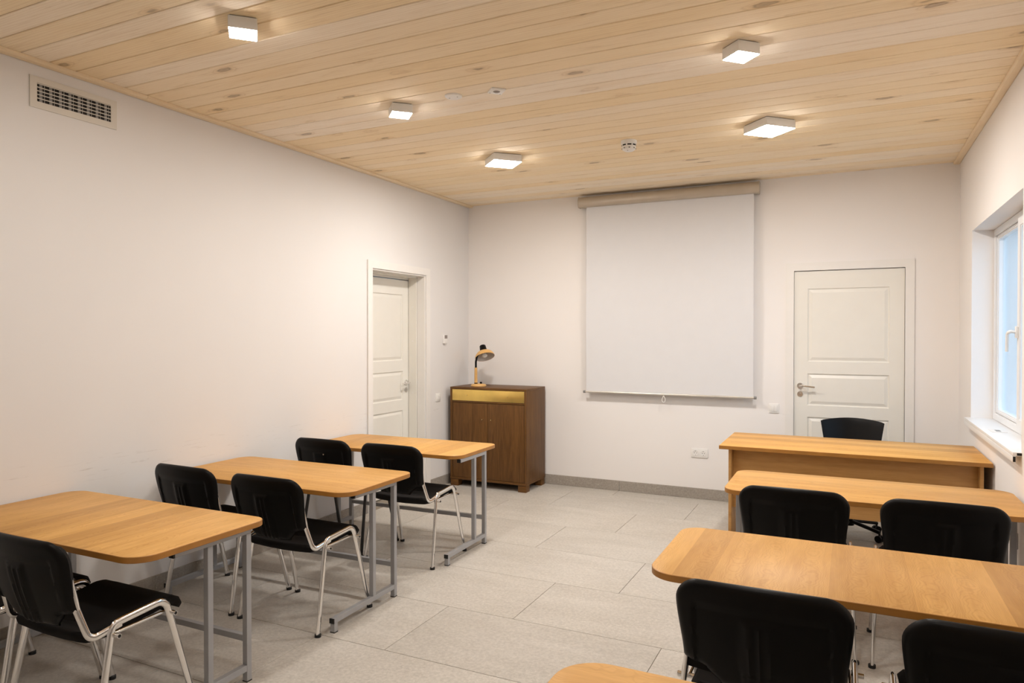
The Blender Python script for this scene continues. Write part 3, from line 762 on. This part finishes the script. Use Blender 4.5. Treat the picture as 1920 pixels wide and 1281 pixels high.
# ============================================================ PUPIL DESKS
def desk(x0, x1, y0, y1, rz, mat, label, fy, group, radii=(.10, .10, .065, .085), fx=(.075, .03), gap=.205):
    """steel frame desk, pivot at its centre on the floor; fy = front face of the far posts relative to centre"""
    cx, cy = (x0+x1)/2, (y0+y1)/2; w_, d_ = x1-x0, y1-y0
    t = thing('school_desk', label, 'desk', (cx, cy, 0), rz, group)
    slab('tabletop', rrect(-w_/2, w_/2, -d_/2, d_/2, radii), .675, .700, [mat, M['edge']], t, .0018)
    T = .027
    for s in (-1, 1):
        xi = (w_/2-fx[1]) if s > 0 else -(w_/2-fx[0]); xa, xb = (xi-T, xi) if s > 0 else (xi, xi+T)
        yp = fy
        box('post', xa, xb, yp, yp+T, .004, .650, M['grey_steel'], t, .0015, 1)
        box('post', xa, xb, yp-gap, yp-gap+T, .0752, .650, M['grey_steel'], t, .0015, 1)
        box('top_rail', xa, xb, yp-.36, yp+T, .6495, .6748, M['grey_steel'], t, .0015, 1)
        box('rail_cap', xa+.0006, xb-.0006, yp-.368, yp-.360, .6500, .6742, M['black_cap'], t)
        box('floor_rail', xa, xb, yp-.535, yp+.0005, .048, .0755, M['grey_steel'], t, .0015, 1)
        box('rail_cap', xa-.0006, xb+.0006, yp-.541, yp-.535, .0495, .074, M['black_cap'], t)
        box('foot_stub', xa, xb, yp-.535, yp-.535+T, .004, .0482, M['grey_steel'], t, .0015, 1)
        for yy in (yp, yp-.535): box('foot_pad', xa-.0005, xb+.0005, yy-.0005, yy+T+.0005, 0, .0045, M['black_cap'], t)
    box('stretcher', -(w_/2-fx[0])+T, (w_/2-fx[1])-T, fy+.001, fy+T-.001, .176, .203, M['grey_steel'], t, .0015, 1)
    return t
DG = 'steel framed school desks'
XW = XL+.013
desk(XW, -2.332, 1.677, 2.322, math.radians(.4), M['beech_y'], 'beech topped steel desk by the left wall, nearest the camera', 2.222-2.0, DG)
desk(XW+.012, -2.330, 2.838, 3.474, math.radians(1.2), M['beech_x'], 'beech topped steel desk by the left wall, middle of three', 3.308-3.156, DG)
desk(XW+.012, -2.368, 4.036, 4.648, math.radians(1.2), M['beech_y'], 'beech topped steel desk in front of the left door, nearest the cabinet', 4.445-4.342, DG, fx=(.075, .006), gap=.160)
desk(-.605, .765, 3.812, 4.425, 0, M['beech_x'], 'beech topped desk behind the teacher desk, first on the right', 4.30-4.118, DG, (.085, .085, .085, .085), (.03, .03))
desk(-.635, .765, 2.375, 3.015, 0, M['beech_y'], 'beech topped desk on the right, full strip grain, second row', 2.87-2.695, DG, (.10, .10, .085, .085), (.11, .03))
desk(-.640, .765, 1.030, 1.665, 0, M['beech_x'], 'beech desk corner cropped by the bottom edge of the photo', 1.54-1.3475, DG, (.10, .10, .11, .11), (.03, .03))

# teacher desk
t = thing('teacher_desk', 'long beech panel desk in front of the back wall door by the window', 'desk', (0, 0, 0))
slab('desktop', rrect(-.815, .775, 4.985, 5.715, (.002,)*4, 2), .725, .750, [M['beech_x'], M['edge']], t, .0012)
for xa in (-.757, .715): box('side_panel', xa, xa+.020, 5.03, 5.67, .004, .7248, M['panel_b'], t, .001)
box('modesty_panel', -.7365, .7145, 5.095, 5.113, .306, .7248, M['panel_b'], t, .0008)
for xa in (-.757, .715):
    for y in (5.05, 5.62): cyl('foot', (xa+.010, y, 0), (xa+.010, y, .0045), .009, M['black_cap'], t, seg=12)

# ============================================================ CHAIRS
def seg_dist(px_, py_, a, b_):
    dx, dy = b_[0]-a[0], b_[1]-a[1]; L2 = dx*dx+dy*dy
    k = 0 if L2 == 0 else max(0, min(1, ((px_-a[0])*dx+(py_-a[1])*dy)/L2))
    return math.hypot(px_-a[0]-k*dx, py_-a[1]-k*dy)
def sstep(a, b_, x):
    k = max(0, min(1, (x-a)/(b_-a))); return k*k*(3-2*k)
SH_H = .335        # length of the shell along its slope
def shell_hw(s):
    """half width at distance s above the lowest point"""
    if s < .055: return .115+.045*sstep(0, .055, s)
    if s < .075: return .160+.066*((s-.055)/.020)**.6
    W_ = .226+.017*sstep(.075, .28, s)
    Rr = .075
    if s > SH_H-Rr:
        k = (s-(SH_H-Rr)); W_ = W_-Rr+math.sqrt(max(0, Rr*Rr-k*k))
    return W_
def back_pt(x, s, d):
    """point on the leaning curved back; d = offset to the rear"""
    # centre line leans: foot of shell at y=-.213, z=.475 ; top y=-.292, z=.800
    k = s/SH_H
    y = -.213-.079*k-.010*math.sin(PI*k); z = .475+.325*k
    y -= .034*(1-(x/.245)**2)        # wraps round the sitter
    z += .008*math.sin(PI*k)*0
    crown = .010*(1-(x/.24)**2)*sstep(.25, SH_H, s)
    return Vector((x, y-d, z+crown-.0))
def make_shell(parent, ribs=True):
    ss = [0, .006, .014, .025, .036, .046, .053, .057, .062, .068, .075, .084, .095]+[.095+(.255-.095)*i/22 for i in range(1, 23)]
    ss += [SH_H-.075+.075*math.sin(PI/2*i/10) for i in range(1, 11)]
    ss[-1] = SH_H-.0001
    NX = 56; outl = []
    for s in ss: outl.append((shell_hw(s), s))
    poly = [(-x, s) for x, s in outl][::-1]+[(x, s) for x, s in outl]
    segs = list(zip(poly, poly[1:]+poly[:1]))
    bm = bmesh.new(); rear = []; front = []
    for s in ss:
        h_ = shell_hw(s); ra_ = []; rf = []
        for i in range(NX+1):
            u = -1+2*i/NX; u = math.sin(u*PI/2)*.35+u*.65; x = u*h_
            de = min(seg_dist(x, s, a, b_) for a, b_ in segs)
            prof_ = math.sqrt(max(0, 1-(1-min(1, de/.022))**2))
            d = .020*prof_
            # recessed inner panel
            inn = min(.190-abs(x), (SH_H-.062)-s)
            d -= .007*sstep(0, .008, inn)
            # raised centre block with three ribs
            cb = min(.050-abs(x), .245-s)
            d += .005*sstep(-.003, .003, cb)
            if ribs:
                for rx in (-.027, 0, .027):
                    rb_ = min(.0055-abs(x-rx), .228-s); d += .0045*sstep(-.004, .002, rb_)
            ra_.append(bm.verts.new(back_pt(x, s, d))); rf.append(bm.verts.new(back_pt(x, s, -.006*prof_)))
        rear.append(ra_); front.append(rf)
    for G in (rear, front):
        for a, b_ in zip(G, G[1:]):
            for i in range(NX): bm.faces.new((a[i], a[i+1], b_[i+1], b_[i]))
    for j in range(len(ss)-1):
        for i in (0, NX): bm.faces.new((rear[j][i], rear[j+1][i], front[j+1][i], front[j][i]))
    for i in range(NX):
        for j in (0, -1): bm.faces.new((rear[j][i], rear[j][i+1], front[j][i+1], front[j][i]))
    bmesh.ops.remove_doubles(bm, verts=bm.verts, dist=1e-6)
    o = from_bm('backrest_shell', bm, M['black_pl'], parent, smooth=True)
    return o
def make_pad(parent):
    """upholstered front of the backrest"""
    bm = bmesh.new(); NX, NS = 26, 26; G = []; F = []
    for j in range(NS+1):
        s = .03+(SH_H-.012-.03)*j/NS; s2 = s if j < NS else s
        h_ = max(.02, shell_hw(max(.08, min(s+.008, SH_H-.002)))-.007)
        g_, f_ = [], []
        for i in range(NX+1):
            u = -1+2*i/NX; x = u*h_
            e = min(1, (h_-abs(x))/.022, (s-.03)/.022+.0, (SH_H-.012-s)/.022)
            g_.append(bm.verts.new(back_pt(x, s, -.006-.024*math.sqrt(max(0, 1-(1-max(0, e))**2))))); f_.append(bm.verts.new(back_pt(x, s, -.0045)))
        G.append(g_); F.append(f_)
    for Q in (G, F):
        for a, b_ in zip(Q, Q[1:]):
            for i in range(NX): bm.faces.new((a[i], a[i+1], b_[i+1], b_[i]))
    for j in range(NS):
        for i in (0, NX): bm.faces.new((G[j][i], G[j+1][i], F[j+1][i], F[j][i]))
    for i in range(NX):
        for j in (0, -1): bm.faces.new((G[j][i], G[j][i+1], F[j][i+1], F[j][i]))
    return from_bm('backrest_pad', bm, M['fabric'], parent, smooth=True)
def seat_z(x, y):
    pts = [(-.225, .462), (-.19, .447), (-.12, .443), (-.04, .449), (.05, .462), (.11, .470), (.150, .466), (.190, .447), (.2221, .418)]
    for (a, za), (b_, zb) in zip(pts, pts[1:]):
        if y <= b_: k = (y-a)/(b_-a); k = k*k*(3-2*k)*.4+k*.6; z = za+(zb-za)*k; break
    return z-.010*(1-(x/.22)**2)*sstep(.2, -.05, y)+.004
def make_seat(parent):
    bm = bmesh.new(); NX, NY = 28, 40; G = []; F = []
    for j in range(NY+1):
        y = -.0015-.2235*math.cos(PI*j/NY)
        h_ = .218+.012*sstep(-.1, .18, y)
        r = .060
        if y < -.225+r: h_ = h_-r+math.sqrt(max(0, r*r-(-.225+r-y)**2))
        if y > .222-.085: h_ = h_-.085+math.sqrt(max(0, .085**2-(y-.137)**2))
        g_, f_ = [], []
        for i in range(NX+1):
            u = -1+2*i/NX; x = u*h_
            e = max(0, min(1, (h_-abs(x))/.020, (y+.225)/.020, (.222-y)/.020)); rd = math.sqrt(max(0, 1-(1-e)**2))
            z = seat_z(x, y)
            g_.append(bm.verts.new((x, y, z-.018*(1-rd)))); f_.append(bm.verts.new((x, y, z-.020-.020*rd)))
        G.append(g_); F.append(f_)
    for Q in (G, F):
        for a, b_ in zip(Q, Q[1:]):
            for i in range(NX): bm.faces.new((a[i], a[i+1], b_[i+1], b_[i]))
    for j in range(NY):
        for i in (0, NX): bm.faces.new((G[j][i], G[j+1][i], F[j+1][i], F[j][i]))
    for i in range(NX):
        for j in (0, -1): bm.faces.new((G[j][i], G[j][i+1], F[j][i+1], F[j][i]))
    bmesh.ops.remove_doubles(bm, verts=bm.verts, dist=1e-6)
    return from_bm('seat', bm, M['fabric'], parent, smooth=True)
def make_chair(frame, label, ribs=True, bolts=False):
    t = thing('chair', label, 'chair', (0, 0, 0), 0, 'black stacking chairs')
    make_seat(t); make_shell(t, ribs); make_pad(t)
    for s in (-1, 1):
        full = fillet([(s*.268, -.212, .010), (s*.247, -.130, .462), (s*.245, .092, .480), (s*.262, .216, .010)], [0, .040, .050, 0], 10)
        # split the bent tube into rear leg, seat rail, front leg
        i1 = 11; i2 = len(full)-12
        for nm, seg_, foot in (('leg', full[:i1+1], full[0]), ('seat_rail', full[i1:i2+1], None), ('leg', full[i2:], full[-1])):
            bm = bmesh.new(); sweep(bm, seg_, .0145, .0085, (1, 0, 0), 14)
            o = from_bm(nm, bm, frame, t, smooth=True)
            if foot is not None:
                cyl('foot_cap', (foot.x, foot.y, 0), (foot.x, foot.y, .014), .0158, M['black_cap'], o, seg=16)
        up = fillet([(s*.247, -.095, .456), (s*.243, -.135, .4470), (s*.236, -.205, .4300), (s*.218, -.240, .548), (s*.213, -.262, .66)], [0, .05, .085, .04, 0], 12)
        bm = bmesh.new(); sweep(bm, up, .0135, .0078, (1, 0, 0), 14); from_bm('back_upright', bm, frame, t, smooth=True)
    for s in (-1, 1): cyl('side_rod', (s*.236, -.125, .424), (s*.232, .122, .428), .0065, frame, t, seg=12)
    for y in (-.118, .118):
        rd = cyl('cross_rod', (-.272, y, .421), (.272, y, .421), .0085, frame, t, seg=16)
        for s in (-1, 1): cyl('tube_opening', (s*.2715, y, .421), (s*.2726, y, .421), .0065, M['dark'], rd, seg=14)
    if bolts:
        for x, s in ((-.203, .262), (.203, .262), (.045, .237)):
            p = back_pt(x, s, .0125 if abs(x) > .1 else .020); cyl('bolt', p+Vector((0, .004, 0)), p+Vector((0, -.004, 0)), .005, M['bolt'], t, seg=12)
    return t
CA = make_chair(M['chrome'], 'black chair with chrome legs at the nearest left desk, aisle side')
CA.location = (-2.665, 1.775, 0)
CD_ = make_chair(M['black_steel'], 'black chair with black legs and bright bolts at the far left desk, wall side', False, True)
CD_.location = (-3.262, 4.035, 0)
dup(CA, (-3.235, 1.765, 0), 0, 'black chair cropped by the left photo edge, wall side of nearest desk')
dup(CA, (-3.272, 2.945, 0), math.radians(-1.5), 'black chair at the middle left desk, wall side')
dup(CA, (-2.668, 2.930, 0), 0, 'black chair with chrome legs at the middle left desk, aisle side')
dup(CA, (-2.692, 4.038, 0), 0, 'black chair with chrome legs at the far left desk, aisle side')
dup(CA, (-.237, 3.790, 0), 0, 'black chair at the front right desk, aisle side')
dup(CA, (.365, 3.785, 0), math.radians(.5), 'black chair at the front right desk, window side')
dup(CA, (-.226, 2.385, 0), 0, 'black chair at the second right desk, aisle side, seen from above')
dup(CA, (.368, 2.350, 0), 0, 'black chair cropped by the bottom right corner of the photo')

# teacher's swivel chair
t = thing('office_chair', 'black plastic swivel chair behind the teacher desk', 'chair', (0, 5.88, 0))
bm = bmesh.new(); NX, NZ = 24, 16; G = []; F = []
for j in range(NZ+1):
    k = j/NZ; z = .50+.36*k; h_ = .170+.055*k
    g_, f_ = [], []
    for i in range(NX+1):
        u = -1+2*i/NX; x = u*h_
        zz = z-(.022*u*u*k)-.35*(.012 if abs(u) > .97 else 0)*k
        y = .19+.085*k-.075*u*u
        if i in (0, NX) or j in (0, NZ): tt = .002
        else: tt = .007
        g_.append(bm.verts.new((x+.02, y+tt, zz))); f_.append(bm.verts.new((x+.02, y-tt, zz)))
    G.append(g_); F.append(f_)
for Q in (G, F):
    for a, b_ in zip(Q, Q[1:]):
        for i in range(NX): bm.faces.new((a[i], a[i+1], b_[i+1], b_[i]))
for j in range(NZ):
    for i in (0, NX): bm.faces.new((G[j][i], G[j+1][i], F[j+1][i], F[j][i]))
for i in range(NX):
    for j in (0, -1): bm.faces.new((G[j][i], G[j][i+1], F[j][i+1], F[j][i]))
from_bm('backrest', bm, M['black_pl2'] if 'black_pl2' in M else M['black_pl'], t, smooth=True)
slab('seat', rrect(-.20, .22, -.21, .19, (.06, .06, .09, .09)), .445, .480, [M['fabric'], M['black_pl']], t, .012)
tube('back_bar', [(.02, .08, .435), (.02, .215, .44), (.02, .236, .62)], .008, .022, M['black_pl'], t, (1, 0, 0), .04)
cyl('gas_column', (-.0, 0, .10), (-.0, 0, .445), .022, M['black_steel'], t)
cyl('hub', (0, 0, .075), (0, 0, .125), .038, M['black_pl'], t, r1=.032)
for k in range(5):
    a = math.radians(38+72*k); c_, s_ = math.cos(a), math.sin(a)
    lg = tube('base_arm', [(c_*.03, s_*.03, .105), (c_*.245, s_*.245, .072)], .013, .018, M['black_pl'], t, (-s_, c_, 0), 0)
    for q in (-1, 1):
        cyl('caster', (c_*.245-s_*q*.006, s_*.245+c_*q*.006, .026), (c_*.245-s_*q*.022, s_*.245+c_*q*.022, .026), .026, M['black_pl'], lg, seg=20)
    cyl('caster_stem', (c_*.245, s_*.245, .03), (c_*.245, s_*.245, .07), .008, M['black_steel'], lg, seg=12)
